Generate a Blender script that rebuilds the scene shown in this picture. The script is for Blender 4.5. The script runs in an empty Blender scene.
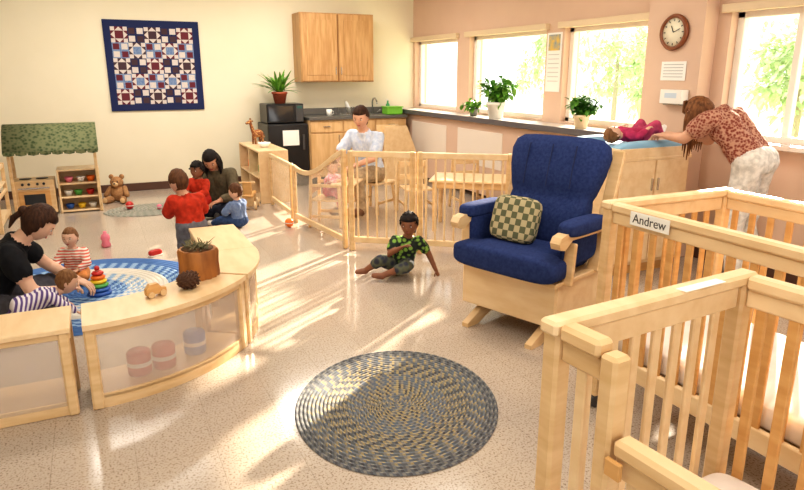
import bpy, math, random
import numpy as np
from mathutils import Vector, Matrix, Euler, noise
V=Vector
random.seed(4)
# ------------------------------------------------------------ materials
def lin(c):
    o=[]
    for x in c:
        x=x/255.0
        o.append(x/12.92 if x<=0.04045 else ((x+0.055)/1.055)**2.4)
    return (o[0],o[1],o[2],1)
def mat(name,c,rough=.5,metal=0,c2=None,scale=5,stretch=(1,1,1),bump=0,spec=.5,kind='noise',lo=.35,hi=.65,trans=0,emit=0,rot=(0,0,0)):
    m=bpy.data.materials.new(name); m.use_nodes=True
    nt=m.node_tree; p=nt.nodes['Principled BSDF']
    p.inputs['Base Color'].default_value=lin(c); p.inputs['Roughness'].default_value=rough
    p.inputs['Metallic'].default_value=metal; p.inputs['Specular IOR Level'].default_value=spec
    if emit:
        p.inputs['Emission Color'].default_value=lin(c); p.inputs['Emission Strength'].default_value=emit
    if c2 is not None or bump:
        tc=nt.nodes.new('ShaderNodeTexCoord'); mp=nt.nodes.new('ShaderNodeMapping')
        mp.inputs['Scale'].default_value=stretch; mp.inputs['Rotation'].default_value=rot
        nt.links.new(tc.outputs['Object'],mp.inputs['Vector'])
        if kind=='noise':
            t=nt.nodes.new('ShaderNodeTexNoise'); t.inputs['Detail'].default_value=4; out=t.outputs['Fac']
        elif kind=='checker':
            t=nt.nodes.new('ShaderNodeTexChecker'); out=t.outputs['Fac']
        elif kind=='wave':
            t=nt.nodes.new('ShaderNodeTexWave'); out=t.outputs['Fac']
            t.bands_direction='Z'
        else:
            t=nt.nodes.new('ShaderNodeTexVoronoi'); out=t.outputs['Distance']
        t.inputs['Scale'].default_value=scale
        nt.links.new(mp.outputs[0],t.inputs['Vector'])
        if c2 is not None:
            r=nt.nodes.new('ShaderNodeValToRGB')
            r.color_ramp.elements[0].position=lo; r.color_ramp.elements[1].position=hi
            r.color_ramp.elements[0].color=lin(c); r.color_ramp.elements[1].color=lin(c2)
            nt.links.new(out,r.inputs[0]); nt.links.new(r.outputs[0],p.inputs['Base Color'])
        if bump:
            b=nt.nodes.new('ShaderNodeBump'); b.inputs['Strength'].default_value=bump; b.inputs['Distance'].default_value=.01
            nt.links.new(out,b.inputs['Height']); nt.links.new(b.outputs[0],p.inputs['Normal'])
    return m
def sheer(name,c,fac,rough=.4):
    m=bpy.data.materials.new(name); m.use_nodes=True; nt=m.node_tree
    p=nt.nodes['Principled BSDF']; p.inputs['Base Color'].default_value=lin(c); p.inputs['Roughness'].default_value=rough
    t=nt.nodes.new('ShaderNodeBsdfTransparent'); x=nt.nodes.new('ShaderNodeMixShader'); x.inputs[0].default_value=fac
    o=nt.nodes['Material Output']
    nt.links.new(t.outputs[0],x.inputs[1]); nt.links.new(p.outputs[0],x.inputs[2]); nt.links.new(x.outputs[0],o.inputs[0])
    return m
maple=mat('maple',(224,192,148),.36,c2=(210,174,126),scale=3,stretch=(1.5,1.5,9),bump=.03)
maple_l=mat('maple_light',(232,204,164),.36,c2=(223,191,147),scale=3,stretch=(6,1.5,6),bump=.03)
maple_o=mat('maple_amber',(214,168,110),.4,c2=(200,150,90),scale=3,stretch=(1.5,1.5,9),bump=.03)
oak=mat('cabinet_wood',(198,156,108),.42,c2=(176,132,84),scale=3.5,stretch=(10,10,1),bump=.03)
oak_l=mat('cabinet_wood_light',(220,184,136),.42,c2=(204,164,114),scale=3,stretch=(8,8,1),bump=.03)
blue=mat('blue_fabric',(52,66,112),.92,c2=(43,55,98),scale=60,bump=.2,spec=.1)
plexi=sheer('frosted_plexi',(222,206,192),.34,.12)
clear=sheer('clear_plexi',(235,225,210),.16,.08)
glassm=sheer('window_glass',(240,245,245),.03,.02)
white=mat('white_paint',(238,234,226),.5)
paper=mat('paper_white',(240,238,232),.8)
black=mat('black_plastic',(24,24,27),.3)
darkgrey=mat('dark_grey',(70,68,68),.5)
steel=mat('steel',(190,190,190),.25,metal=1)
green_l=mat('leaf_green',(74,130,44),.5,c2=(120,170,66),scale=14,spec=.3)
green_d=mat('leaf_dark',(50,100,40),.5,c2=(92,146,56),scale=14,spec=.3)
terra=mat('terracotta',(176,92,62),.7,c2=(160,80,54),scale=20)
# ------------------------------------------------------------ builder
def frame(d):
    d=V(d).normalized()
    up=V((0,0,1)) if abs(d.z)<.95 else V((0,1,0))
    y=up.cross(d).normalized(); z=d.cross(y).normalized()
    return Matrix((d,y,z)).transposed()
class B:
    def __init__(s,name,loc=(0,0,0),rz=0):
        s.v=[];s.f=[];s.m=[];s.sm=[];s.mats=[];s.name=name;s.loc=loc;s.rz=math.radians(rz)
    def mi(s,m):
        if m not in s.mats: s.mats.append(m)
        return s.mats.index(m)
    def add(s,vs,fs,m,sm=False):
        b=len(s.v); s.v.extend([tuple(x) for x in vs]); i=s.mi(m)
        for f in fs:
            s.f.append([b+k for k in f]); s.m.append(i); s.sm.append(sm)
    def box(s,c,size,m,R=None,b=.004):
        hx,hy,hz=[q/2 for q in size]; b=min(b,hx*.45,hy*.45,hz*.45); c=V(c)
        vs=[];idx={}
        for sx in(-1,1):
            for sy in(-1,1):
                for sz in(-1,1):
                    for k,p in enumerate(((sx*hx,sy*(hy-b),sz*(hz-b)),(sx*(hx-b),sy*hy,sz*(hz-b)),(sx*(hx-b),sy*(hy-b),sz*hz))):
                        idx[(sx,sy,sz,k)]=len(vs); vs.append(V(p))
        fs=[]
        for q in(-1,1):
            fs.append([idx[(q,a,d,0)] for a,d in((-1,-1),(1,-1),(1,1),(-1,1))])
            fs.append([idx[(a,q,d,1)] for a,d in((-1,-1),(1,-1),(1,1),(-1,1))])
            fs.append([idx[(a,d,q,2)] for a,d in((-1,-1),(1,-1),(1,1),(-1,1))])
        for a in(-1,1):
            for d in(-1,1):
                fs.append([idx[(a,d,-1,0)],idx[(a,d,1,0)],idx[(a,d,1,1)],idx[(a,d,-1,1)]])
                fs.append([idx[(a,-1,d,0)],idx[(a,1,d,0)],idx[(a,1,d,2)],idx[(a,-1,d,2)]])
                fs.append([idx[(-1,a,d,1)],idx[(1,a,d,1)],idx[(1,a,d,2)],idx[(-1,a,d,2)]])
                for e in(-1,1): fs.append([idx[(a,d,e,0)],idx[(a,d,e,1)],idx[(a,d,e,2)]])
        out=[]
        for f in fs:
            p=[vs[i] for i in f]; n=(p[1]-p[0]).cross(p[2]-p[0]); ce=sum(p,V())/len(p)
            out.append(f[::-1] if n.dot(ce)<0 else f)
        if R is not None: vs=[R@v for v in vs]
        s.add([v+c for v in vs],out,m)
    def beam(s,p0,p1,w,h,m,b=.004):
        p0=V(p0);p1=V(p1); s.box((p0+p1)/2,((p1-p0).length,w,h),m,frame(p1-p0),b)
    def rings(s,rings,m,sm=True,caps=True):
        n=len(rings[0]); vs=[p for r in rings for p in r]; fs=[]
        for i in range(len(rings)-1):
            for j in range(n):
                k=(j+1)%n
                fs.append([i*n+j,i*n+k,(i+1)*n+k,(i+1)*n+j])
        s.add(vs,fs,m,sm)
        if caps:
            s.add(rings[0],[list(range(n))[::-1]],m,False); s.add(rings[-1],[list(range(n))],m,False)
    def cyl(s,p0,p1,r0,r1=None,m=None,n=14):
        r1=r0 if r1 is None else r1; p0=V(p0);p1=V(p1);F=frame(p1-p0)
        R=[]
        for p,r in((p0,r0),(p1,r1)):
            R.append([p+F@V((0,r*math.cos(a),r*math.sin(a))) for a in [2*math.pi*j/n for j in range(n)]])
        s.rings(R,m)
    def capsule(s,p0,p1,r0,r1,m,n=10):
        p0=V(p0);p1=V(p1);F=frame(p1-p0) if (p1-p0).length>1e-5 else Matrix.Identity(3); R=[]
        h=n//2
        for i in range(h+1):
            a=-math.pi/2+math.pi/2*i/h; a=max(a,-1.5)
            R.append((p0,r0,a))
        for i in range(h+1):
            a=min(math.pi/2*i/h,1.5); R.append((p1,r1,a))
        rr=[[p+F@V((r*math.sin(a),r*math.cos(a)*math.cos(t),r*math.cos(a)*math.sin(t))) for t in [2*math.pi*j/n for j in range(n)]] for p,r,a in R]
        s.rings(rr,m)
    def sq(s,c,size,m,R=None,e=1.0,n=20,e2=None):
        e2=e if e2 is None else e2
        c=V(c);hx,hy,hz=[q/2 for q in size]; g=lambda x,k:math.copysign(abs(x)**k,x)
        rr=[]
        for i in range(n+1):
            a=-math.pi/2+math.pi*i/n; a=max(min(a,1.56),-1.56); row=[]
            for j in range(2*n):
                t=math.pi*j/n
                p=V((hx*g(math.cos(a),e2)*g(math.cos(t),e),hy*g(math.cos(a),e2)*g(math.sin(t),e),hz*g(math.sin(a),e2)))
                if R is not None: p=R@p
                row.append(p+c)
            rr.append(row)
        s.rings(rr,m)
    def ell(s,c,r,m,R=None,n=10):
        if not hasattr(r,'__len__'): r=(r,r,r)
        s.sq(c,[2*q for q in r],m,R,1.0,n)
    def lathe(s,c,prof,m,n=24,R=None):
        c=V(c);rr=[]
        for r,z in prof:
            row=[V((max(r,1e-4)*math.cos(2*math.pi*j/n),max(r,1e-4)*math.sin(2*math.pi*j/n),z)) for j in range(n)]
            rr.append([(R@p if R is not None else p)+c for p in row])
        s.rings(rr,m)
    def tube(s,pts,r,m,n=8):
        pts=[V(p) for p in pts]; rr=[]
        for i,p in enumerate(pts):
            d=pts[min(i+1,len(pts)-1)]-pts[max(i-1,0)]; F=frame(d); q=r[i] if hasattr(r,'__len__') else r
            rr.append([p+F@V((0,q*math.cos(2*math.pi*j/n),q*math.sin(2*math.pi*j/n))) for j in range(n)])
        s.rings(rr,m)
    def loft(s,secs,m,n=28):
        rr=[];g=lambda x,k:math.copysign(abs(x)**k,x)
        for c,a,b,e in secs:
            c=V(c);a=V(a);b=V(b)
            rr.append([c+a*g(math.cos(2*math.pi*j/n),e)+b*g(math.sin(2*math.pi*j/n),e) for j in range(n)])
        s.rings(rr,m)
    def prism(s,poly,t,m):
        t=V(t);p=[V(q) for q in poly];n=len(p)
        nn=sum(((p[i]-p[0]).cross(p[(i+1)%n]-p[0]) for i in range(1,n)),V())
        if nn.dot(t)<0: p=p[::-1]
        s.add(p+[q+t for q in p],[list(range(n))[::-1],list(range(n,2*n))]+[[i,(i+1)%n,n+(i+1)%n,n+i] for i in range(n)],m)
    def arc(s,cx,cy,r0,r1,a0,a1,z0,z1,m,k=20):
        rr=[]
        for i in range(k+1):
            a=math.radians(a0+(a1-a0)*i/k);c,d=math.cos(a),math.sin(a)
            rr.append([V((cx+r0*c,cy+r0*d,z0)),V((cx+r0*c,cy+r0*d,z1)),V((cx+r1*c,cy+r1*d,z1)),V((cx+r1*c,cy+r1*d,z0))])
        s.rings(rr,m,False)
    def leaf(s,base,d,L,w,droop,m,k=5):
        base=V(base);d=V(d).normalized();side=d.cross(V((0,0,1)))
        side=side.normalized() if side.length>.01 else V((1,0,0))
        vs=[]
        for i in range(k+1):
            t=i/k;c=base+d*L*t-V((0,0,droop*t*t));ww=w*math.sin(math.pi*(t*.9+.05))**.8
            vs+= [c-side*ww/2+V((0,0,ww*.15)),c,c+side*ww/2+V((0,0,ww*.15))]
        fs=[]
        for i in range(k):
            for j in(0,1): fs.append([i*3+j,i*3+j+1,i*3+j+4,i*3+j+3])
        s.add(vs,fs,m,True)
    def done(s,parent=None):
        me=bpy.data.meshes.new(s.name); me.from_pydata(s.v,[],s.f)
        for m in s.mats: me.materials.append(m)
        me.polygons.foreach_set('material_index',s.m); me.polygons.foreach_set('use_smooth',s.sm)
        me.update()
        ob=bpy.data.objects.new(s.name,me); bpy.context.scene.collection.objects.link(ob)
        ob.location=s.loc; ob.rotation_euler=(0,0,s.rz)
        if parent: ob.parent=parent
        return ob
# ------------------------------------------------------------ room
YB=9.0; XW=4.44
fl=bpy.data.materials.new('vinyl_tile_floor'); fl.use_nodes=True; nt=fl.node_tree; p=nt.nodes['Principled BSDF']
tc=nt.nodes.new('ShaderNodeTexCoord')
br=nt.nodes.new('ShaderNodeTexBrick'); br.offset=0; br.inputs['Scale'].default_value=1; br.inputs['Brick Width'].default_value=.305; br.inputs['Row Height'].default_value=.305
br.inputs['Mortar Size'].default_value=.0015; br.inputs['Color1'].default_value=lin((188,174,160)); br.inputs['Color2'].default_value=lin((184,170,156)); br.inputs['Mortar'].default_value=lin((166,152,138))
n1=nt.nodes.new('ShaderNodeTexNoise'); n1.inputs['Scale'].default_value=110; n1.inputs['Detail'].default_value=3
rp=nt.nodes.new('ShaderNodeValToRGB'); rp.color_ramp.elements[0].position=.34; rp.color_ramp.elements[1].position=.48
rp.color_ramp.elements[0].color=lin((176,160,148)); rp.color_ramp.elements[1].color=(1,1,1,1)
mx=nt.nodes.new('ShaderNodeMix'); mx.data_type='RGBA'; mx.blend_type='MULTIPLY'; mx.inputs[0].default_value=.8
nt.links.new(tc.outputs['Object'],br.inputs['Vector']); nt.links.new(tc.outputs['Object'],n1.inputs['Vector'])
nt.links.new(n1.outputs['Fac'],rp.inputs[0]); nt.links.new(br.outputs['Color'],mx.inputs[6]); nt.links.new(rp.outputs[0],mx.inputs[7])
nt.links.new(mx.outputs[2],p.inputs['Base Color'])
n2=nt.nodes.new('ShaderNodeTexNoise'); n2.inputs['Scale'].default_value=3
mr=nt.nodes.new('ShaderNodeMapRange'); mr.inputs['To Min'].default_value=.1; mr.inputs['To Max'].default_value=.2
nt.links.new(n2.outputs['Fac'],mr.inputs[0]); nt.links.new(mr.outputs[0],p.inputs['Roughness']); p.inputs['Specular IOR Level'].default_value=.8
n3=nt.nodes.new('ShaderNodeBump'); n3.inputs['Strength'].default_value=.06; nt.links.new(n2.outputs['Fac'],n3.inputs['Height']); nt.links.new(n3.outputs[0],p.inputs['Normal'])
cream=mat('wall_cream',(234,224,200),.75,c2=(231,221,196),scale=2)
peach=mat('wall_peach',(218,188,166),.75,c2=(214,183,161),scale=2)
lowpeach=mat('wall_peach_low',(208,178,158),.7)
ceilm=mat('ceiling_tile',(235,232,224),.85)
baseb=mat('baseboard_brown',(92,62,50),.5)
b=B('floor'); b.box((.55,3.25,-.05),(8.1,11.7,.1),fl,b=0.0001); b.done()
b=B('ceiling'); b.box((.55,3.25,2.85),(8.1,11.7,.1),ceilm,b=.0001); b.done()
b=B('wall_back'); b.box((.55,YB+.1,1.4),(8.1,.2,2.8),cream,b=.0001); b.done()
b=B('wall_left'); b.box((-3.5,3.25,1.4),(.2,11.7,2.8),cream,b=.0001); b.done()
wins=[(1.5,3.56),(4.27,5.5),(5.8,7.37),(7.68,8.93)]
b=B('wall_right')
def yb(y0,y1,z0,z1,m=peach,x0=XW,x1=XW+.2): b.box(((x0+x1)/2,(y0+y1)/2,(z0+z1)/2),(x1-x0,y1-y0,z1-z0),m,b=.0005)
yb(-2.6,9,0,1.0); yb(-2.6,9,1.94,2.8)
ys=[-2.6]+[q for w in wins for q in w]+[9.0]
for i in range(0,len(ys),2): yb(ys[i],ys[i+1],1.0,1.94)
b.done()
b=B('wall_column'); yb(3.68,4.25,0,2.8,peach,4.3,4.44); b.done()
b=B('baseboard_back'); b.box((.4,YB-.008,.05),(7.9,.016,.1),baseb); b.done()
b=B('baseboard_right'); b.box((XW-.008,.5,.05),(.016,6.3,.1),baseb); b.done()
trimw=mat('window_trim_wood',(222,200,168),.5)
framew=mat('window_frame_white',(236,230,220),.5)
for i,(y0,y1) in enumerate(wins):
    b=B('window_%d'%(i+1),(XW+.1,(y0+y1)/2,1.47)); L=y1-y0
    for z in(-.45,.45): b.box((0,0,z),(.06,L,.05),framew)
    for y in(-L/2+.03,L/2-.03): b.box((0,y,0),(.06,.06,.94),framew)
    if i==0:
        b.box((0,L/2-.5,0),(.05,.05,.9),framew)
    b.box((.0,0,0),(.006,L-.06,.88),glassm,b=.0005)
    b.done()
    b=B('trim_%d'%(i+1)); b.box((XW-.03,(y0+y1)/2,1.965),(.06,L+.1,.06),trimw); b.done()
slate=mat('ledge_edge_slate',(96,92,96),.4); ledgem=mat('ledge_top_laminate',(206,198,190),.25)
b=B('window_ledge')
b.box((4.27,6.62,.5),(.26,4.7,.86),lowpeach); b.box((4.26,6.62,.965),(.36,4.74,.03),ledgem); b.box((4.075,6.62,.955),(.012,4.74,.06),slate)
for y in(7.9,6.6,5.3): b.box((4.137,y,.62),(.01,1.0,.42),mat('heater_panel',(224,212,200),.5))
b.done()
b=B('trim_sill'); b.box((4.4,2.5,.985),(.16,2.1,.035),ledgem); b.done()
for i,(x,y) in enumerate([(0.2,1.0),(2.4,1.8),(0.2,4.4),(2.4,4.6),(0.2,7.2),(2.4,7.4)]):  # unseen ceiling panels with area lamps, added as fill to brighten the room
    b=B('added_ceiling_fill',(x,y,2.78)); b.box((0,0,0),(1.24,.64,.04),white)
    b.box((0,0,-.021),(1.16,.56,.004),mat('fill_diffuser',(255,246,232),.5,emit=1.5)); o=b.done()
    l=bpy.data.lights.new('ceiling_fill_lamp','AREA'); l.shape='RECTANGLE'; l.size=1.16; l.size_y=.56; l.energy=25 if y<6 else 40; l.color=(1,.95,.87)
    lo=bpy.data.objects.new('fill_lamp',l); bpy.context.scene.collection.objects.link(lo); lo.parent=o; lo.location=(0,0,-.03)
# outside
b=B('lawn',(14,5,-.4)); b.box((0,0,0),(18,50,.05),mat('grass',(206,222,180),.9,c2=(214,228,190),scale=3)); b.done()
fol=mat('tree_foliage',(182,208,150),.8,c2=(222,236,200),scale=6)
bark=mat('tree_bark',(170,156,140),.9)
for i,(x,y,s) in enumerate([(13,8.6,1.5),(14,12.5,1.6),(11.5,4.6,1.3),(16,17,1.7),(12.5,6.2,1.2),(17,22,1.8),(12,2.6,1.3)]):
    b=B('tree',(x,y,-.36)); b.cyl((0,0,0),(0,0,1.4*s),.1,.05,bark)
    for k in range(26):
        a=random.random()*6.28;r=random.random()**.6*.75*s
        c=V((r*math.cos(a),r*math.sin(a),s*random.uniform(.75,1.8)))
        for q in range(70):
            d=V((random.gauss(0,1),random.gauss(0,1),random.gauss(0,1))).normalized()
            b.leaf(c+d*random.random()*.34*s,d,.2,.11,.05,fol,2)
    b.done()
# ------------------------------------------------------------ quilt : star blocks
q=dict(n=mat('quilt_navy',(32,42,86),.9),w=mat('quilt_cream',(216,206,198),.9,c2=(202,192,188),scale=80),r=mat('quilt_maroon',(104,40,52),.9),b=mat('quilt_blue',(96,120,164),.9,c2=(130,150,182),scale=60),k=mat('quilt_brown',(74,52,60),.9))
b=B('wall_quilt',(.775,YB-.002,1.575),0)
b.box((0,-.012,0),(1.13,.02,1.1),q['n'])
def tri(pts,m): b.add([V((x,-.0245,z)) for x,z in pts],[list(range(len(pts)))],m)
NB=5; S=.965/NB; T=S/4; ZS=.97
for i in range(NB):
    for j in range(NB):
        x0=-.4825+i*S; z0=-.4825*ZS+j*S*ZS
        def sqr(a,d,m,w=1,h=1): tri([(x0+a*T,z0+d*T*ZS),(x0+(a+w)*T,z0+d*T*ZS),(x0+(a+w)*T,z0+(d+h)*T*ZS),(x0+a*T,z0+(d+h)*T*ZS)],m)
        def pt(a,d): return (x0+a*T,z0+d*T*ZS)
        star=(i+j)%2==0
        if star:
            c=q['r'] if (i+j*3)%4 in(0,1) else q['k']
            for a in(0,3):
                for d in(0,3): sqr(a,d,q['w'])
            sqr(1,1,c if (i*j)%2==0 else q['b'],2,2)
            for (A,Bp,C,D,M) in (((1,0),(3,0),(3,1),(1,1),(2,0)),((1,4),(3,4),(3,3),(1,3),(2,4))):
                tri([pt(*A),pt(*D),pt(*M)],c); tri([pt(*Bp),pt(*C),pt(*M)],c) ; tri([pt(*D),pt(*C),pt(*M)],q['w'])
            for (A,Bp,C,D,M) in (((0,1),(0,3),(1,3),(1,1),(0,2)),((4,1),(4,3),(3,3),(3,1),(4,2))):
                tri([pt(*A),pt(*D),pt(*M)],c); tri([pt(*Bp),pt(*C),pt(*M)],c) ; tri([pt(*D),pt(*C),pt(*M)],q['w'])
        else:
            c=q['b'] if (i%2==0) else q['n']
            sqr(0,0,c,4,4)
            for a in(0,2):
                for d in(0,2):
                    cc=(q['w'] if (a+d)%4==0 else (q['r'] if j%2 else q['k']))
                    b.add([V((x,-.0249,z)) for x,z in [pt(a+.25,d+.25),pt(a+1.75,d+.25),pt(a+1.75,d+1.75),pt(a+.25,d+1.75)]],[[0,1,2,3]],cc)
b.done()
# ------------------------------------------------------------ rugs
def braided(name,loc,ax,ay,rings,pal,seg=200,rz=0):
    b=B(name,loc,rz); 
    for i in range(rings):
        r0=i/rings;r1=(i+1)/rings;rm=(r0+r1)/2;cols=pal(i)
        n=max(12,int(seg*r1)); prof=[(r0,.003),((r0*2+r1)/3,.011),((r0+r1*2)/3,.011),(r1,.003)]
        for j in range(n):
            a0=2*math.pi*j/n;a1=2*math.pi*(j+1)/n
            for k in range(3):
                m=cols[(j+(1 if k==2 else 0)*1+(i%2))%len(cols)]
                vs=[]
                for (rr,z),a in((prof[k],a0),(prof[k+1],a0+ (2*math.pi/n)*.5),(prof[k+1],a1+(2*math.pi/n)*.5),(prof[k],a1)):
                    vs.append((ax*rr*math.cos(a),ay*rr*math.sin(a),z))
                b.add(vs,[[0,1,2,3]],m)
    return b.done()
sl=mat('braid_slate',(104,106,110),.95);sl2=mat('braid_grey',(136,132,126),.95);tan=mat('braid_tan',(166,150,114),.95);dk=mat('braid_dark',(82,82,86),.95);bg=mat('braid_blue',(104,112,124),.95)
def pal(i):
    if i>=23: return [sl,dk,sl,sl2]
    if i in(19,20,21,22): return [sl,sl2,tan,bg,sl]
    if i in(13,14,15,16,17,18): return [tan,sl,dk,tan,sl2] if i%2 else [sl,tan,sl2,dk,sl]
    if i in(8,9,10,11,12): return [bg,sl2,sl,tan,bg]
    if i in(4,5,6,7): return [tan,sl2,sl,tan,dk]
    return [sl,bg,sl2,tan]
rug=braided('braided_rug',(1.135,2.46,0),.57,.47,26,pal,230,rz=64.7)
pb=mat('mat_blue',(78,116,172),.9);pl=mat('mat_lightblue',(150,180,210),.9);pw=mat('mat_cream',(222,216,204),.9)
def pal2(i): return [[pb,pb],[pb,pl],[pl,pw],[pw,pw],[pl,pb],[pb,pb]][min(5,i//4)]
braided('play_mat',(-.2,4.82,0),.84,.84,24,pal2,120)
gm=mat('oval_mat_grey',(164,158,146),.95);gm2=mat('oval_mat_green',(134,136,124),.95)
braided('oval_mat',(.47,7.62,0),.5,.34,12,lambda i:[gm,gm2],80)
# ------------------------------------------------------------ glider
b=B('glider_armchair',(2.31,3.03,0),199)
for sgn in(-1,1):
    y=.23*sgn
    b.prism([(-.3,y-.02,0),(-.2,y-.02,0),(-.12,y-.02,.05),(.14,y-.02,.05),(.25,y-.02,0),(.35,y-.02,0),(.35,y-.02,.025),(.16,y-.02,.12),(-.14,y-.02,.12),(-.3,y-.02,.03)],(0,.045,0),maple)
b.box((0,0,.09),(.1,.44,.03),maple)
b.box((.25,0,.255),(.022,.66,.27),maple_l,b=.01); b.box((-.27,0,.255),(.022,.66,.27),maple_l)
for sgn in(-1,1): b.box((-.01,.325*sgn,.255),(.52,.022,.27),maple_l,b=.008)
b.box((0,0,.38),(.58,.7,.025),maple)
b.sq((.06,0,.455),(.6,.56,.155),blue,e=.3,e2=.45); b.sq((.26,0,.455),(.2,.72,.15),blue,e=.35,e2=.45)
for sgn in(-1,1):
    y=.35*sgn
    b.beam((.2,y,.37),(.18,y,.61),.028,.09,maple,.01); b.beam((-.2,y,.37),(-.22,y,.61),.028,.07,maple,.01)
    b.prism([(.27,y-.03,.585),(.315,y-.03,.595),(.33,y-.03,.63),(.31,y-.03,.66),(.26,y-.03,.672),(-.26,y-.03,.655),(-.26,y-.03,.625),(.2,y-.03,.63)],(0,.06,0),maple)
    b.sq((.05,y,.685),(.4,.12,.085),blue,e=.5,e2=.5); b.sq((.03,.32*sgn,.57),(.36,.045,.22),blue,e=.5,e2=.4)
    b.beam((-.12,.335*sgn,.38),(-.33,.335*sgn,1.06),.03,.075,maple,.012)
b.beam((-.345,-.35,1.02),(-.345,.35,1.02),.05,.03,maple)
b.beam((-.2,-.33,.5),(-.2,.33,.5),.05,.03,maple)
def bk(t): return V((-.09-.19*t,0,.47+.65*t))
nrm=V((.955,0,.29))
secs=[]
prof=[(0,.18,.03),(.02,.23,.06),(.1,.265,.085),(.3,.275,.09),(.42,.27,.08),(.47,.268,.066),(.52,.278,.085),(.7,.31,.095),(.85,.325,.09),(.94,.31,.075),(.985,.27,.05),(1.0,.2,.02)]
for t,w,th in prof: secs.append((bk(t)+nrm*.02,V((0,w,0)),nrm*th,.5))
b.loft(secs,blue,40)
seam=mat('navy_seam',(34,44,84),.9)
for y in(-.16,0,.16): b.tube([bk(t)+nrm*(.02+.083+.012*math.sin((t-.5)*5))+V((0,y,0)) for t in(.53,.6,.7,.8,.9)],.004,seam,6)
b.done()
pil=mat('pillow_pattern',(186,172,136),.9,c2=(98,100,74),scale=26,kind='checker',lo=.4,hi=.6)
b=B('throw_pillow',(0,0,0)); 
R=Matrix.Rotation(math.radians(199),3,'Z')@Matrix.Rotation(math.radians(-18),3,'Y')
g=Matrix.Rotation(math.radians(199),3,'Z')@V((.1,-.07,0))
b.sq((0,0,0),(.1,.31,.27),pil,e=.45,e2=.4); o=b.done(); o.location=(2.31+g.x,3.03+g.y,.66); o.rotation_euler=R.to_euler()
# ------------------------------------------------------------ cribs
sheet=mat('crib_sheet',(232,222,214),.9,c2=(224,212,204),scale=8,bump=.2)
def crib(loc,W,L,drop,rz,label):
    b=B('wooden_crib',loc,rz); H=.95; ps=.05
    for x in(ps/2,W-ps/2):
        for y in(-ps/2,-L+ps/2):
            b.box((x,y,.06+(H-.06)/2),(ps,ps,H-.06),maple,b=.008); b.cyl((x,y-.015,.03),(x,y+.015,.03),.03,.03,darkgrey)
            b.cyl((x,y,.03),(x,y,.08),.01,.01,steel)
    for y in(-ps/2,-L+ps/2):
        b.box((W/2,y,H+.005),(W+.02,.055,.035),maple_l,b=.012); b.box((W/2,y,H-.045),(W-2*ps,.022,.06),maple_l); b.box((W/2,y,.27),(W-2*ps,.025,.09),maple_l)
        n=7
        for i in range(n): b.box((ps+(W-2*ps)*(i+1)/(n+1),y,.6),(.03,.014,.62),maple_o if label=='Andrew' else maple_l)
    def side(x,y0,y1,top,m1,m2,flat=False):
        b.box((x,(y0+y1)/2,top),(.05,abs(y1-y0),.04),m1,b=.012); b.box((x,(y0+y1)/2,top-.045),(.022,abs(y1-y0),.05),m1)
        b.box((x,(y0+y1)/2,.27),(.025,abs(y1-y0),.08),m1)
        n=int(abs(y1-y0)/.085)
        for i in range(n): b.box((x,y0+(y1-y0)*(i+.5)/n,(.27+top)/2),(.014,.03,top-.3),m2)
    side(W-ps/2,-ps,-L+ps,H,maple_l,maple_o)  # far-side slats in amber wood, their shade put into the colour
    if drop:
        side(ps/2,-ps,-.165,H,maple,maple_l); b.box((ps/2,-.19,.06+(H-.06)/2),(.05,.045,H-.06),maple,b=.008)
        side(ps/2,-.22,-L+ps,.76,maple,maple_l)
        b.box((-.006,-.235,.72),(.012,.04,.04),maple_o,b=.004)
    else: side(ps/2,-ps,-L+ps,H,maple_l,maple_o)
    b.box((W/2,-L/2,.275),(W-.12,L-.12,.03),maple)
    b.sq((W/2,-L/2,.345),(W-.11,L-.11,.12),sheet,e=.12,e2=.3)
    o=b.done()
    if label:
        t=B('name_tag'); t.box((-.003,-.27,H-.02),(.003,.2,.055),paper,b=.0005); to=t.done(o); to.location=(-.002,0,0)
        cu=bpy.data.curves.new('label_text','FONT'); cu.body=label; cu.size=.052; cu.align_x='CENTER'; cu.align_y='CENTER'; cu.extrude=.0004
        co=bpy.data.objects.new('label_text',cu); bpy.context.scene.collection.objects.link(co); co.parent=o
        co.rotation_euler=(math.radians(90),0,math.radians(-90)); co.location=(-.0075,-.27,H-.02); co.data.materials.append(darkgrey)
    else:
        t=B('name_tag'); t.box((W*.68,-ps/2-.02,H+.0235),(.16,.03,.002),paper,b=.0005); t.done(o)
    return o
crib((1.93,2.07,0),.75,1.25,False,0,'Andrew')
crib((.86,1.08,0),.73,1.15,True,5,'')
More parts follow.
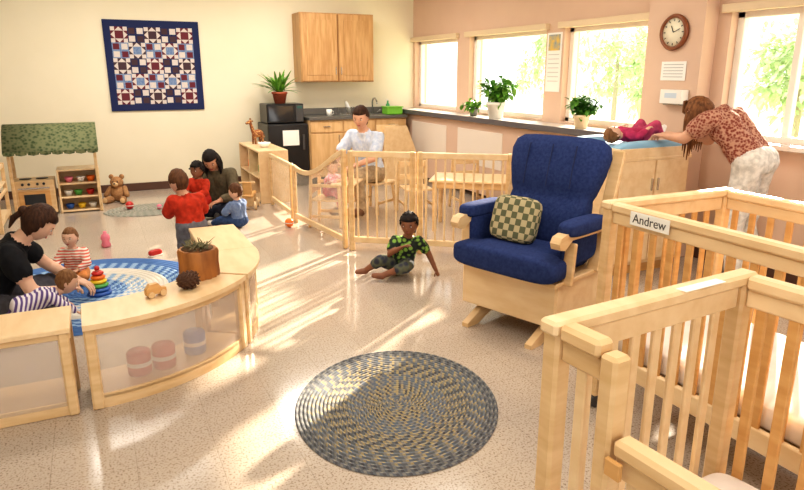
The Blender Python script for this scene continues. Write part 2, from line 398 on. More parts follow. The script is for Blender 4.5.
# ------------------------------------------------------------ curved play shelf divider
cx,cy=-.17,3.98; H=.41
def post(b,x,y,a,m=maple): 
    R=Matrix.Rotation(a,3,'Z'); b.box((x,y,H/2),(.045,.05,H),m,R,b=.008)
def P(r,a): return cx+r*math.cos(math.radians(a)),cy+r*math.sin(math.radians(a))
b=B('play_shelf_divider')
xa,xb=-1.25,-.2
b.box(((xa+xb)/2,3.13,H),(xb-xa,.32,.025),maple_l); b.box(((xa+xb)/2,3.13,.06),(xb-xa-.04,.28,.02),maple); b.box(((xa+xb)/2,3.0,.03),(xb-xa-.04,.02,.06),maple)
b.box(((xa+xb)/2,2.99,.22),(xb-xa-.08,.006,.34),plexi,b=.001); b.box(((xa+xb)/2,2.995,.385),(xb-xa,.02,.035),maple)
for x in(xb-.03,xa+.03): post(b,x,3.0,0); post(b,x,3.26,0)
b.done()
def curved(name,a0,a1,straight=None):
    b=B(name)
    b.arc(cx,cy,.69,1.01,a0,a1,H-.0125,H+.0125,maple_l); b.arc(cx,cy,.71,.985,a0,a1,.05,.07,maple); b.arc(cx,cy,.965,.985,a0,a1,0.0,.06,maple)
    b.arc(cx,cy,.975,.979,a0,a1,.06,.385,plexi); b.arc(cx,cy,.965,.99,a0,a1,.365,.398,maple)
    for a in(a0+1.5,a1-1.5):
        for r in(.975,.73):
            x,y=P(r,a); post(b,x,y,math.radians(a))
    if straight:
        y1=straight; xm=cx+.85
        b.box((xm,(cy+y1)/2,H),(.32,y1-cy,.025),maple_l); b.box((xm,(cy+y1)/2,.06),(.27,y1-cy,.02),maple); b.box((xm+.13,(cy+y1)/2,.22),(.02,y1-cy,.38),maple)
        post(b,xm+.13,y1-.03,0); post(b,xm-.13,y1-.03,0)
    b.done()
curved('play_shelf_divider',-89,-35); curved('play_shelf_divider',-33.5,0,4.68)
red=mat('toy_red',(190,40,36),.4);tblue=mat('toy_blue',(54,100,180),.4);yel=mat('toy_yellow',(240,200,50),.4);org=mat('toy_orange',(240,120,40),.45);grn=mat('toy_green',(90,170,80),.4);pink=mat('toy_pink',(232,130,150),.5)
for i,(a,r,m) in enumerate([(-74,.86,red),(-66,.87,red),(-53,.86,tblue)]):
    x,y=P(r,a); b=B('toy_drum',(x,y,.071)); b.lathe((0,0,0),[(0,0),(.05,.0),(.056,.01),(.056,.11),(.05,.12),(0,.12)],m,20); b.lathe((0,0,.05),[(.058,0),(.058,.02)],white,20); b.done()
barkm=mat('log_bark',(120,84,52),.9,c2=(78,52,34),scale=20,stretch=(1,1,.2),bump=.8)
logw=mat('log_honey',(190,126,62),.6,c2=(138,84,42),scale=12,stretch=(1,1,.3),bump=.3)
b=B('log_planter',(.426,3.5,H+.013))
n=28; prof=[(.1,0),(.103,.02),(.1,.08),(.104,.14),(.098,.155)]
rr=[[V(((r*(1+.06*math.sin(j*3.1)+.03*math.sin(j*7)))*math.cos(2*math.pi*j/n),(r*(1+.06*math.sin(j*3.1)+.03*math.sin(j*7)))*math.sin(2*math.pi*j/n),z)) for j in range(n)] for r,z in prof]
b.rings(rr,logw); b.lathe((0,0,.156),[(.001,.002),(.085,.002),(.085,0)],barkm,20)
twig=mat('dry_twigs',(106,100,70),.9)
for i in range(90):
    a=random.random()*6.28; d=V((math.cos(a),math.sin(a),random.uniform(.1,1.2))); b.leaf((random.uniform(-.06,.06),random.uniform(-.06,.06),.155),d,random.uniform(.04,.08),.008,.01,twig,3)
b.done()
conem=mat('cone_brown',(92,62,44),.8)
b=B('pine_cone',(.345,3.30,H+.013+.046),20)
b.ell((0,0,0),(.056,.036,.036),conem)
for i in range(9):
    t=-.05+i*.012; r=.04*math.sqrt(max(.08,1-(t/.058)**2))
    for k in range(9):
        a=2*math.pi*(k+.5*(i%2))/9; d=V((.4,math.cos(a),math.sin(a))).normalized(); b.sq(V((t,math.cos(a)*r,math.sin(a)*r)),(.024,.018,.007),conem,frame(d),e=1,n=4)
b.done()
b=B('wooden_toy_car',(.18,3.25,H+.013),20)
b.prism([(-.05,-.015,.015),(.05,-.015,.015),(.05,-.015,.04),(.025,-.015,.045),(.01,-.015,.068),(-.03,-.015,.068),(-.05,-.015,.045)],(0,.03,0),maple_o)
for x in(-.03,.03):
    for y in(-.02,.02): b.cyl((x,y-.005,.016),(x,y+.005,.016),.016,.016,maple,12)
b.done()
b=B('ring_stacker',(-.1,4.71,.011)); b.lathe((0,0,0),[(0,0),(.075,0),(.08,.012),(.07,.025),(0,.025)],tblue); z=.025
for m,r in zip([tblue,grn,yel,org,red],[.072,.064,.056,.048,.04]):
    b.lathe((0,0,z),[(.01,0),(r-.012,0),(r,.012),(r-.0,.016),(r-.012,.028),(.01,.028)],m); z+=.028
b.cyl((0,0,z-.03),(0,0,z+.012),.008,.008,white); b.ell((0,0,z+.02),.018,red); b.done()
def ball(name,x,y,r,m,z=0):
    b=B(name,(x,y,z+r)); b.ell((0,0,0),r,m,n=12); b.lathe((0,0,0),[(r*1.002,-.004),(r*1.006,0),(r*1.002,.004)],white,24); b.done()
ball('toy_ball',1.653,6.14,.045,org); ball('toy_ball',.25,7.7,.045,red,.011); ball('toy_ball',.55,7.55,.03,pink,.011)
b=B('toy_bottle',(-.03,6.1,0)); b.lathe((0,0,0),[(0,0),(.035,0),(.04,.02),(.03,.05),(.04,.08),(.032,.11),(.015,.12),(.015,.14),(0,.145)],pink); b.done()
b=B('toy_shoe',(.34,5.6,0),30); b.sq((0,0,.03),(.12,.05,.05),red,e=.6); b.box((0,0,.006),(.12,.05,.012),white); b.done()
# ------------------------------------------------------------ fences
def dpanel(name,p0,p1,h0,h1,curve=False):
    b=B(name); p0=V((*p0,0));p1=V((*p1,0)); d=(p1-p0).normalized()
    for p,h in((p0+d*.02,h0),(p1-d*.02,h1)): b.beam(p,p+V((0,0,h)),.04,.045,maple,.008)
    N=14; pr=None
    for i in range(N+1):
        t=i/N; h=h0+(h1-h0)*(t if not curve else t*t*(3-2*t)*.9+.1*t)-(.10*math.sin(math.pi*t) if curve else 0)
        c=p0+(p1-p0)*(.02+.96*t)+V((0,0,h-.02))
        if pr is not None:
            b.beam(pr,c+(c-pr)*.06,.03,.045,maple_l,.004)
            b.prism([(pr.x,pr.y,.1),(c.x,c.y,.1),(c.x,c.y,c.z-.015),(pr.x,pr.y,pr.z-.015)],(.004,0,0),clear)
        pr=c
    b.beam(p0+d*.03+V((0,0,.08)),p1-d*.03+V((0,0,.08)),.03,.05,maple_l)
    b.done()
dpanel('plexi_divider_panel',(1.78,7.33),(1.76,6.36),.6,.6)
dpanel('plexi_divider_gate',(1.765,6.32),(1.88,5.12),.6,.87,True)
b=B('wooden_safety_gate')
def gsec(p0,p1,h):
    p0=V((*p0,0));p1=V((*p1,0));d=(p1-p0).normalized();L=(p1-p0).length
    for p in(p0+d*.025,p1-d*.025): b.beam(p,p+V((0,0,h)),.04,.05,maple,.008)
    for z in(h-.03,.1): b.beam(p0+d*.04+V((0,0,z)),p1-d*.04+V((0,0,z)),.03,.05,maple_l)
    n=int(L/.075)
    for i in range(1,n):
        q=p0+d*(L*i/n); b.cyl(q+V((0,0,.11)),q+V((0,0,h-.04)),.009,.009,maple_l,8)
gsec((1.89,5.07),(2.36,4.73),.87); gsec((2.37,4.72),(3.0,4.26),.87)
b.done()
# ------------------------------------------------------------ kitchen
b=B('kitchen_counter',(3.32,8.69,0))
x0,x1=-.72,.73
b.box((0.005,.02,.49),(x1-x0,.54,.78),oak_l); b.box((.01,.04,.05),(x1-x0,.48,.1),darkgrey)
nd=3
for i in range(nd):
    w=(x1-x0)/nd; xc=x0+w*(i+.5)+.005
    b.box((xc,-.262,.4),(w-.02,.02,.58),oak_l); b.box((xc,-.262,.785),(w-.02,.02,.15),oak_l)
    b.box((xc,-.28,.785),(.1,.012,.012),steel); b.box((xc+w*.36,-.28,.62),(.012,.012,.1),steel)
b.box((0.005,0,.895),(x1-x0+.01,.59,.04),mat('counter_laminate',(98,96,92),.3)); b.box((.005,.282,.96),(x1-x0,.02,.09),mat('backsplash',(110,106,100),.4))
b.box((.42,0,.917),(.44,.36,.006),steel); b.box((.42,0,.9205),(.36,.28,.002),darkgrey)
b.tube([(.4,.2,.91),(.4,.2,1.08),(.4,.17,1.13),(.4,.1,1.14),(.4,.04,1.1),(.4,.03,1.06)],.011,steel)
b.tube([(.32,.2,.93),(.28,.18,.97)],.009,steel);b.tube([(.48,.2,.93),(.52,.18,.97)],.009,steel)
b.done()
b=B('wall_cabinet',(3.12,8.82,1.82)); b.box((0,.01,0),(1.06,.34,.9),oak)
groove=mat('groove',(150,106,62),.6)
for sx in(-1,1):
    b.box((.265*sx,-.17,0),(.51,.02,.87),oak); b.box((.265*sx,-.182,0),(.36,.008,.72),oak)
    b.box((.04*sx,-.186,-.3),(.01,.012,.1),steel)
b.box((0,-.172,0),(.012,.018,.87),groove)
b.done()
b=B('mini_fridge',(2.3,8.68,0)); b.box((0,0,.43),(.54,.56,.82),black,b=.01); b.box((0,-.295,.43),(.54,.03,.8),black,b=.01); b.box((.2,-.32,.6),(.03,.02,.2),darkgrey)
b.box((.03,-.312,.66),(.22,.002,.2),paper,b=.0005)
for x in(-.2,.2):
    for y in(-.2,.2): b.cyl((x,y,0),(x,y,.03),.02,.02,darkgrey)
b.done()
b=B('microwave',(2.3,8.68,.841)); b.box((0,0,.13),(.5,.4,.25),black,b=.01); b.box((-.06,-.205,.13),(.34,.012,.2),mat('microwave_glass',(40,42,46),.08)); b.box((.19,-.205,.13),(.1,.012,.22),darkgrey); b.box((.19,-.213,.21),(.07,.004,.03),mat('display',(40,90,80),.3))
b.done()
def pot(b,r,h,m): b.lathe((0,0,0),[(0,0),(r*.7,0),(r*.95,h*.82),(r*1.05,h*.82),(r*1.05,h),(r*.88,h),(r*.85,h*.9),(0,h*.9)],m)
def plant(name,loc,r,h,pm,n,L,w,droop,up,lm,bushy=False):
    b=B(name,loc); pot(b,r,h,pm)
    for i in range(n):
        a=random.random()*6.28; u=random.uniform(*up); d=V((math.cos(a),math.sin(a),u)); st=V((random.uniform(-.3,.3)*r,random.uniform(-.3,.3)*r,h*.9))
        if bushy:
            e=st+d.normalized()*L*random.uniform(.4,1); b.tube([st,(st+e)/2+V((0,0,.01)),e],.003,green_d,4)
            for k in range(5):
                dd=V((random.gauss(0,1),random.gauss(0,1),random.gauss(.2,.7))); qq=st+(e-st)*random.uniform(.35,1); b.leaf(qq,dd,w*1.8,w,w*.4,lm,3)
        else: b.leaf(st,d,L*random.uniform(.7,1.1),w,droop*random.uniform(.6,1.3),lm,7)
    return b.done()
plant('potted_fern',(2.28,8.66,1.097),.1,.15,terra,60,.4,.035,.12,(.3,2.6),green_l)
plant('potted_plant',(4.2,6.35,.98),.11,.19,mat('white_pot',(232,230,224),.4),40,.36,.058,.05,(.5,2.4),green_l,True)
plant('potted_plant',(4.24,6.9,.98),.06,.09,mat('grey_pot',(120,120,112),.5),16,.17,.045,.05,(.4,1.5),green_l,True)
plant('potted_plant',(4.2,4.88,.98),.078,.13,mat('cream_pot',(226,208,178),.5),56,.2,.045,.04,(.7,2.6),green_d,True)
gb=mat('green_bin',(120,190,60),.4)
b=B('green_storage_bin',(3.9,8.58,.916)); b.box((0,0,.05),(.24,.2,.1),gb,b=.01); b.box((0,0,.105),(.26,.22,.015),gb,b=.005); b.done()
b=B('soap_bottle',(3.95,8.85,.916)); b.lathe((0,0,0),[(0,0),(.03,0),(.03,.12),(.012,.15),(.012,.18),(0,.18)],mat('soap_green',(60,150,90),.3)); b.tube([(0,0,.18),(0,0,.2),(-.03,-.01,.2)],.006,white); b.done()
b=B('coffee_mug',(2.95,8.6,.916)); b.lathe((0,0,0),[(0,0),(.035,0),(.04,.09),(.035,.09),(.03,.01),(0,.01)],white); b.tube([(.04,0,.07),(.065,0,.06),(.065,0,.03),(.038,0,.02)],.006,white); b.done()
b=B('dish_rack',(3.25,8.7,.918))
for i in range(9): b.tube([(-.14+i*.035,-.12,.01),(-.14+i*.035,-.12,.1),(-.14+i*.035,.12,.1),(-.14+i*.035,.12,.01)],.003,steel,5)
b.beam((-.15,-.12,.006),(.15,-.12,.006),.008,.008,steel);b.beam((-.15,.12,.006),(.15,.12,.006),.008,.008,steel)
b.lathe((0,0,.1),[(0,0),(.09,.01),(.09,.014),(0,.01)],white,20,Matrix.Rotation(1.3,3,'Y')); b.done()
# ------------------------------------------------------------ wall things on the right
b=B('wall_clock',(4.3,3.95,1.81))
R=Matrix.Rotation(math.radians(-90),3,'Y')
b.lathe((-.002,0,0),[(.001,0),(.137,0),(.142,.02),(.13,.038),(.112,.034),(.11,.02),(.001,.02)],mat('clock_wood',(134,78,46),.35),36,R)
b.lathe((-.0225,0,0),[(.001,0),(.111,0),(.111,.001),(.001,.001)],mat('clock_face',(236,228,204),.5),36,R)
for k in range(12):
    a=k*math.pi/6; b.box((-.026,.092*math.sin(a),.092*math.cos(a)),(.003,.007,.016),black,Matrix.Rotation(-a,3,'X'),b=.0005)
b.beam((-.028,0,0),(-.028,.025,.05),.003,.007,black,.0005); b.beam((-.028,0,0),(-.028,-.065,.025),.003,.005,black,.0005); b.done()
b=B('notice_sheet',(4.295,3.93,1.51)); b.box((0,0,0),(.004,.25,.15),paper,b=.0005)
ink=mat('ink',(150,150,152),.9)
for k in range(5): b.box((-.003,0,.05-.024*k),(.001,.2,.004),ink,b=.0002)
b.done()
b=B('wall_poster',(XW-.005,5.65,1.6)); b.box((0,0,0),(.004,.24,.6),paper,b=.0005); b.box((-.003,0,.2),(.001,.19,.16),mat('poster_picture',(226,190,90),.8,c2=(120,150,170),scale=12),b=.0002)
for k in range(7): b.box((-.003,0,.08-.045*k),(.001,.18,.006),mat('ink2',(186,184,182),.9),b=.0002)
b.done()
b=B('glove_dispenser_box',(4.255,3.86,1.26)); b.box((0,0,.05),(.08,.22,.11),white,b=.004); b.box((-.0405,0,.06),(.003,.12,.04),mat('dispenser_slot',(200,214,226),.7),b=.001); b.box((.03,0,-.012),(.03,.24,.012),steel,b=.002)
b.done()
# ------------------------------------------------------------ changing table
pad=mat('changing_pad_blue',(140,184,212),.5)
b=B('changing_table',(3.7,3.775,0)); w,d=.7,.65
b.box((0,0,.485),(w-.03,d-.03,.79),maple); b.box((0,.02,.05),(w-.1,d-.1,.1),maple_o)
for sx in(-1,1): b.box((sx*.17,-d/2+.008,.5),(.325,.02,.76),maple_l); b.box((sx*.03,-d/2-.008,.7),(.012,.015,.09),steel)
for sy in(-1,1): b.box((-w/2+.008,sy*.155,.5),(.02,.3,.76),maple_l)
b.box((0,0,.89),(w+.01,d+.01,.025),maple_l)
for sx in(-1,1): b.box((sx*(w/2-.008),0,.935),(.02,d,.07),maple_l)
for sy in(-1,1): b.box((0,sy*(d/2-.008),.935),(w,.02,.07),maple_l)
b.sq((0,0,.93),(w-.05,d-.05,.08),pad,e=.2,e2=.4)
for sy in(-1,1): b.sq((0,sy*(d/2-.07),.97),(w-.03,.12,.09),pad,e=.4,e2=.8)
b.done()
# ------------------------------------------------------------ dramatic play corner
cano=mat('canopy_plaid',(58,74,44),.9,c2=(112,116,82),scale=30,kind='voronoi',lo=.2,hi=.6)
b=B('play_market_stand',(-.45,7.97,0))
for x in(-.41,.41):
    for y in(-.16,.16): b.box((x,y,.36 if y<0 else .46),(.03,.03,.72 if y<0 else .92),maple)
N=9; rr=[]
for i in range(N+1):
    t=i/N; y=-.24+.46*t; z=.68+.27*math.sin(t*math.pi*.62)**.8
    rr.append([V((-.45,y,z)),V((.45,y,z)),V((.45,y,z+.012)),V((-.45,y,z+.012))])
b.rings(rr,cano,True); 
for i in range(8):
    x=-.45+.1125*(i+.5); b.prism([(x-.055,-.245,.70),(x+.055,-.245,.70),(x+.05,-.245,.665),(x,-.245,.655),(x-.05,-.245,.665)],(0,.006,0),cano)
b.box((-.22,0,.2),(.4,.3,.36),maple); b.box((-.22,-.155,.17),(.3,.01,.2),maple_o); b.box((-.22,-.162,.18),(.2,.006,.11),black); b.box((-.22,-.165,.3),(.3,.015,.012),steel)
for x in(-.32,-.26,-.18,-.12): b.cyl((x,-.15,.345),(x,-.17,.345),.014,.014,black,10)
for x in(-.3,-.14): b.lathe((x,0,.382),[(0,0),(.06,0),(.06,.006),(0,.006)],black,16)
for x in(.02,.42): b.box((x,0,.24),(.02,.3,.48),maple_l)
b.box((.22,.14,.24),(.4,.012,.48),maple)
for z in(.02,.17,.32,.47): b.box((.22,0,z),(.4,.3,.018),maple_l)
for i,(x,z,m) in enumerate([(.1,.03,tblue),(.22,.03,yel),(.33,.03,white),(.1,.18,white),(.2,.18,grn),(.32,.18,red),(.12,.33,pink),(.24,.33,white),(.34,.33,org)]):
    b.lathe((x,-.04,z+.0),[(0,0),(.03,0),(.045,.05),(.04,.055),(.025,.01),(0,.01)],m,14)
b.done()
b=B('play_sink_unit',(-1.08,7.38,0)); 
for x in(-.16,.16):
    for y in(-.36,.36): b.box((x,y,.3),(.035,.035,.6),maple)
for x in(-.16,.16):
    for z in(.57,.08,.32): b.box((x,0,z),(.022,.72,.04),maple_l)
b.box((0,0,.4),(.34,.74,.02),maple_l); b.box((0,0,.1),(.34,.74,.02),maple_l); b.box((-.16,0,.3),(.01,.7,.4),maple); b.done()
fur=mat('teddy_fur',(176,134,92),.95,c2=(154,112,74),scale=60,bump=.6); fur2=mat('teddy_muzzle',(214,180,136),.95)
b=B('teddy_bear',(.16,8.3,0),250)
b.ell((0,0,.1),(.08,.09,.1),fur,n=12); b.ell((.01,0,.235),(.07,.075,.07),fur,n=12); b.ell((.07,0,.22),(.03,.035,.026),fur2); b.ell((.1,0,.23),(.01,.012,.009),black,n=6)
for s in(-1,1):
    b.ell((0,.06*s,.3),(.015,.03,.03),fur); b.ell((.07,.028*s,.25),.008,black,n=6); b.capsule((.0,.08*s,.16),(.06,.12*s,.09),.032,.03,fur); b.capsule((.03,.06*s,.04),(.15,.1*s,.04),.042,.038,fur); b.ell((.185,.1*s,.045),(.01,.03,.03),fur2)
b.done()
b=B('open_toy_shelf',(1.84,7.95,0))
for z in(.03,.3,.61): b.box((0,0,z),(.35,1.1,.022),maple_l)
b.box((.165,0,.32),(.015,1.1,.6),maple)
for y in(-.54,0,.54): b.box((0,y,.31),(.35,.022,.62),maple_l)
for i,(y,z,m) in enumerate([(-.4,.041,tblue),(-.2,.041,red),(.2,.041,yel),(.38,.041,white),(-.35,.311,white),(-.18,.311,grn),(.2,.311,pink),(.4,.311,org)]):
    b.box((-.02,y,z+.05),(.14,.12,.1),m,b=.01)
b.done()
b=B('plush_giraffe',(1.85,8.2,.622),200); gf=mat('giraffe_spots',(214,170,110),.9,c2=(140,84,50),scale=40,kind='voronoi',lo=.3,hi=.4)
b.ell((0,0,.13),(.08,.045,.05),gf)
for x in(-.05,.05):
    for y in(-.025,.025): b.capsule((x,y,.11),(x*1.1,y*1.2,.012),.016,.012,gf,8)
b.capsule((.06,0,.15),(.1,0,.27),.026,.018,gf,8); b.capsule((.1,0,.28),(.15,0,.265),.024,.016,gf,8)
for y in(-.012,.012): b.capsule((.095,y,.29),(.095,y,.32),.005,.006,gf,6); b.ell((.085,y*2.6,.29),(.006,.018,.01),gf,n=5)
b.tube([(-.08,0,.14),(-.1,0,.1),(-.1,0,.07)],.005,gf,5); b.done()
b=B('white_bowl',(1.82,7.75,.622)); b.lathe((0,0,0),[(0,0),(.04,0),(.08,.06),(.076,.06),(.036,.006),(0,.006)],white); b.done()
def toddlerchair(name,loc,rz,h=.28,tray=False,W=.3):
    b=B(name,loc,rz); hw=W/2
    for x in(-hw,hw):
        for y in(-hw,hw): 
            b.beam((x*1.15,y*1.15,0),(x,y,h+(.28 if x<0 else (.16 if tray else 0))),.03,.03,maple,.006)
    b.box((0,0,h),(W+.02,W,.02),maple_l)
    for z in(.1,.24): b.box((-hw,0,h+z),(.02,W,.06),maple_l)
    for y in(-hw,hw): b.box((0,y,h*.4),(W,.02,.03),maple); b.box((0,y,h+.15),(W,.025,.03),maple) if tray else None
    if tray: b.box((hw+.05,0,h+.17),(.24,W+.12,.02),maple_l,b=.008)
    return b.done()
toddlerchair('infant_feeding_chair',(2.06,6.08,0),-35,.27,True,.28)
b=B('wooden_stool',(2.72,6.5,0),211)
for x in(-.15,.15):
    for y in(-.15,.15): b.beam((x*1.2,y*1.2,0),(x,y,.32),.03,.03,maple,.006)
for y in(-.16,.16): b.box((0,y,.12),(.3,.02,.03),maple)
b.box((0,0,.33),(.34,.36,.025),maple_l,b=.01); b.done()
b=B('childrens_table',(3.3,5.3,0),-37)
b.box((0,0,.5),(.85,.5,.025),maple_l,b=.01)
for x in(-.37,.37):
    for y in(-.2,.2): b.cyl((x,y,0),(x,y,.49),.022,.026,maple)
for y in(-.2,.2): b.box((0,y,.455),(.72,.02,.06),maple)
b.done()
toddlerchair('toddler_chair',(3.1,6.2,0),-100,.28); toddlerchair('toddler_chair',(3.75,6.15,0),-100,.28)
b=B('activity_climber',(3.78,7.95,0),0)
b.prism([(-.28,0,0),(.26,0,0),(.26,0,.3),(.05,0,.8),(-.28,0,.8)],(0,.03,0),maple_l); b.prism([(-.28,.27,0),(.26,.27,0),(.26,.27,.3),(.05,.27,.8),(-.28,.27,.8)],(0,.03,0),maple_l)
for z in(.1,.35,.6): b.box((-.1,.15,z),(.34,.24,.02),maple)
b.done()
b=B('wooden_ride_on_toy',(1.5,7.25,0),250)
b.box((0,0,.16),(.3,.12,.03),maple_o,b=.01)
for x in(-.11,.11): 
    b.box((x,0,.1),(.03,.12,.12),maple)
    for y in(-.08,.08): b.cyl((x,y-.012,.05),(x,y+.012,.05),.05,.05,maple_l,16)
b.box((.12,0,.24),(.03,.1,.16),maple_o,b=.01); b.cyl((.12,-.09,.31),(.12,.09,.31),.012,.012,maple); b.done()
# ------------------------------------------------------------ people
def skinm(n,c): return mat(n,c,.5,c2=tuple(int(x*.94) for x in c),scale=12,spec=.35)
eyew=mat('eye_white',(236,232,226),.3); eyed=mat('eye_dark',(40,28,22),.2); lipm=mat('lips',(176,92,84),.5); lipd=mat('lips_dark',(130,66,60),.5)
def fabric(n,c,c2=None,**k):
    k.setdefault('scale',30); k.setdefault('bump',.25)
    return mat(n,c,.85,c2=c2 or tuple(int(x*.85) for x in c),spec=.2,**k)
def headshape(u):
    x,y,z=u
    w=.35;d=.41;h=.5
    px,py,pz=x*d,y*w,z*h
    if z<0:
        t=-z; py*=1-.38*t**1.6; px*=(1-.12*t) if x>0 else (1-.5*t**1.2)
        if x>0: px+=.035*t
    else: px-=.02*z
    if x>0:
        px-=.028*math.exp(-((abs(y)-.36)**2)/.02-((z-.02)**2)/.012)*x
        px+=.018*math.exp(-((z-.2)**2)/.015)*x*math.exp(-y*y/.3)
        px+=.02*math.exp(-((abs(y)-.4)**2)/.04-((z+.28)**2)/.03)*x
    return V((px,py,pz))
def head(b,c,f,up,hh,skin,hair,style,dark=False):
    f=V(f).normalized();up=V(up);up=(up-f*up.dot(f)).normalized();l=up.cross(f); R=Matrix((f,l,up)).transposed(); c=V(c)
    T=lambda p:c+R@(V(p)*hh)
    n=24;m=32;rr=[]
    for i in range(n+1):
        a=max(min(-math.pi/2+math.pi*i/n,1.55),-1.55)
        rr.append([T(headshape((math.cos(a)*math.cos(2*math.pi*j/m),math.cos(a)*math.sin(2*math.pi*j/m),math.sin(a)))) for j in range(m)])
    b.rings(rr,skin)
    lip=lipd if dark else lipm
    b.loft([(T((.375,0,.03)),R@V((.0,.022*hh,0)),R@V((.02*hh,0,0)),1),(T((.40,0,-.04)),R@V((0,.032*hh,0)),R@V((.032*hh,0,0)),1),(T((.425,0,-.1)),R@V((0,.05*hh,0)),R@V((.045*hh,0,0)),1),(T((.40,0,-.14)),R@V((0,.045*hh,0)),R@V((.03*hh,0,0)),1),(T((.39,0,-.155)),R@V((0,.01*hh,0)),R@V((.01*hh,0,0)),1)],skin,10)
    for s in(-1,1):
        b.ell(T((.335,.135*s,.01)),[.045*hh,.052*hh,.036*hh],eyew,R,6)
        b.ell(T((.368,.135*s,.008)),[.016*hh,.026*hh,.027*hh],eyed,R,6)
        b.ell(T((.352,.135*s,.042)),[.03*hh,.058*hh,.012*hh],skin,R,5)
        b.ell(T((.375,.14*s,.09)),[.014*hh,.07*hh,.012*hh],hair,R,5)
        b.ell(T((-.02,.345*s,-.04)),[.06*hh,.025*hh,.095*hh],skin,R,7)
    b.ell(T((.375,0,-.235)),[.022*hh,.085*hh,.014*hh],lip,R,6); b.ell(T((.372,0,-.262)),[.024*hh,.07*hh,.018*hh],lip,R,6)
    n=30;m=40;vs=[];keep={}
    for i in range(n+1):
        a=-math.pi/2+math.pi*i/n
        for j in range(m):
            u=V((math.cos(a)*math.cos(2*math.pi*j/m),math.cos(a)*math.sin(2*math.pi*j/m),math.sin(a)))
            p=headshape(u); nz=noise.noise(u*(9 if style=='curly' else 5))
            th=(1.1 if style!='baby' else 1.035)+(.06 if style in('curly','bun','long') else 0)+.05*nz
            line=.5 if u.x>.55 else (.5-(.55-u.x)*1.4 if u.x>-.1 else -.6)
            if style in('long','bun','hang'): line=.5 if u.x>.5 else (.5-(.5-u.x)*2.1 if u.x>-.1 else -.75)
            if abs(u.y)>.8 and style in('short','curly') : line=max(line,-.02)
            k=u.z-line
            if k<0: th=max(.9,th+k*1.2)
            vs.append(T(p*th)); keep[(i,j)]=k>-.16
    fs=[]
    for i in range(n):
        for j in range(m):
            q=[(i,j),(i,(j+1)%m),(i+1,(j+1)%m),(i+1,j)]
            if all(keep[x] for x in q): fs.append([x[0]*m+x[1] for x in q])
    b.add(vs,fs,hair,True)
    if style=='curly':
        for k in range(60):
            u=V((random.uniform(-1,.45),random.uniform(-.9,.9),random.uniform(.1,1))).normalized(); b.ell(T(headshape(u)*1.13),.05*hh,hair,n=4)
    if style=='long':
        for s in(-1,1):
            for k in range(5):
                y=.3*s; x=-.15+.09*k; g=V((0,0,-1))*hh
                p0=T((x,y*1.02,.12)); b.tube([p0,T((x,y*1.18,-.15)),T((x*.9,y*1.2,-.4))+g*.05,T((x*.9,y*1.1,-.55))+g*.25],[.05*hh,.075*hh,.07*hh,.02*hh],hair,7)
        for k in range(7):
            y=-.24+.08*k; b.tube([T((-.36,y,.1)),T((-.44,y*1.1,-.2)),T((-.4,y*1.2,-.5)),T((-.36,y*1.1,-.85))],[.06*hh,.08*hh,.075*hh,.02*hh],hair,7)
    if style=='hang':
        for s in(-1,1):
            for k in range(8):
                x=-.3+.08*k;p0=T((x,.3*s,.16)); q=p0+R@V((0,.07*s*hh,0)); L=random.uniform(.95,1.3)
                b.tube([p0,q+V((0,0,-.25*hh)),q+V((0,0,-.65*hh*L)),q+R@V((.03*hh,-.05*s*hh,0))+V((0,0,-1.1*hh*L))],[.05*hh,.065*hh,.055*hh,.01*hh],hair,7)
        for k in range(5):
            y=-.2+.1*k; p0=T((.1,y,.5)); b.tube([p0,p0+V((0,0,-.02*hh))+R@V((.06*hh,0,.05*hh)),p0+R@V((.1*hh,0,.05*hh))+V((0,0,-.35*hh))],[.03*hh,.04*hh,.01*hh],hair,6)
    if style=='bun':
        b.ell(T((-.5,0,.1)),[.12*hh,.14*hh,.14*hh],hair,R,8)
        b.tube([T((-.5,0,.05)),T((-.58,0,-.2)),T((-.52,0,-.5))],[.08*hh,.09*hh,.02*hh],hair,8)
def hand(b,w,d,nrm,L,m,curl=.5,flip=1):
    w=V(w);d=V(d).normalized();nrm=V(nrm);nrm=(nrm-d*nrm.dot(d)).normalized();lat=d.cross(nrm)*flip
    R=Matrix((d,lat,nrm)).transposed()
    b.sq(w+d*.25*L,(.56*L,.42*L,.15*L),m,R,e=.7,n=6)
    for i,ln in enumerate((.42,.47,.43,.33)):
        p=w+d*L*(.47-.02*abs(i-1.5))+lat*L*(1.5-i)*.105; dd=(d+lat*(1.5-i)*.06).normalized(); a=0;r=.05*L
        for k,fr in enumerate((.45,.3,.25)):
            a+=curl*(.5+.35*k); q=p+(dd*math.cos(a)+nrm*math.sin(a))*ln*L*fr; b.capsule(p,q,r,r*.88,m,6); p=q;r*=.88
    p=w+d*.12*L+lat*.17*L; q=p+(d*.55+lat*.7+nrm*.25).normalized()*.22*L; b.capsule(p,q,.06*L,.052*L,m,6)
    q2=q+(d*.9+lat*.25+nrm*.35).normalized()*.18*L; b.capsule(q,q2,.05*L,.042*L,m,6)
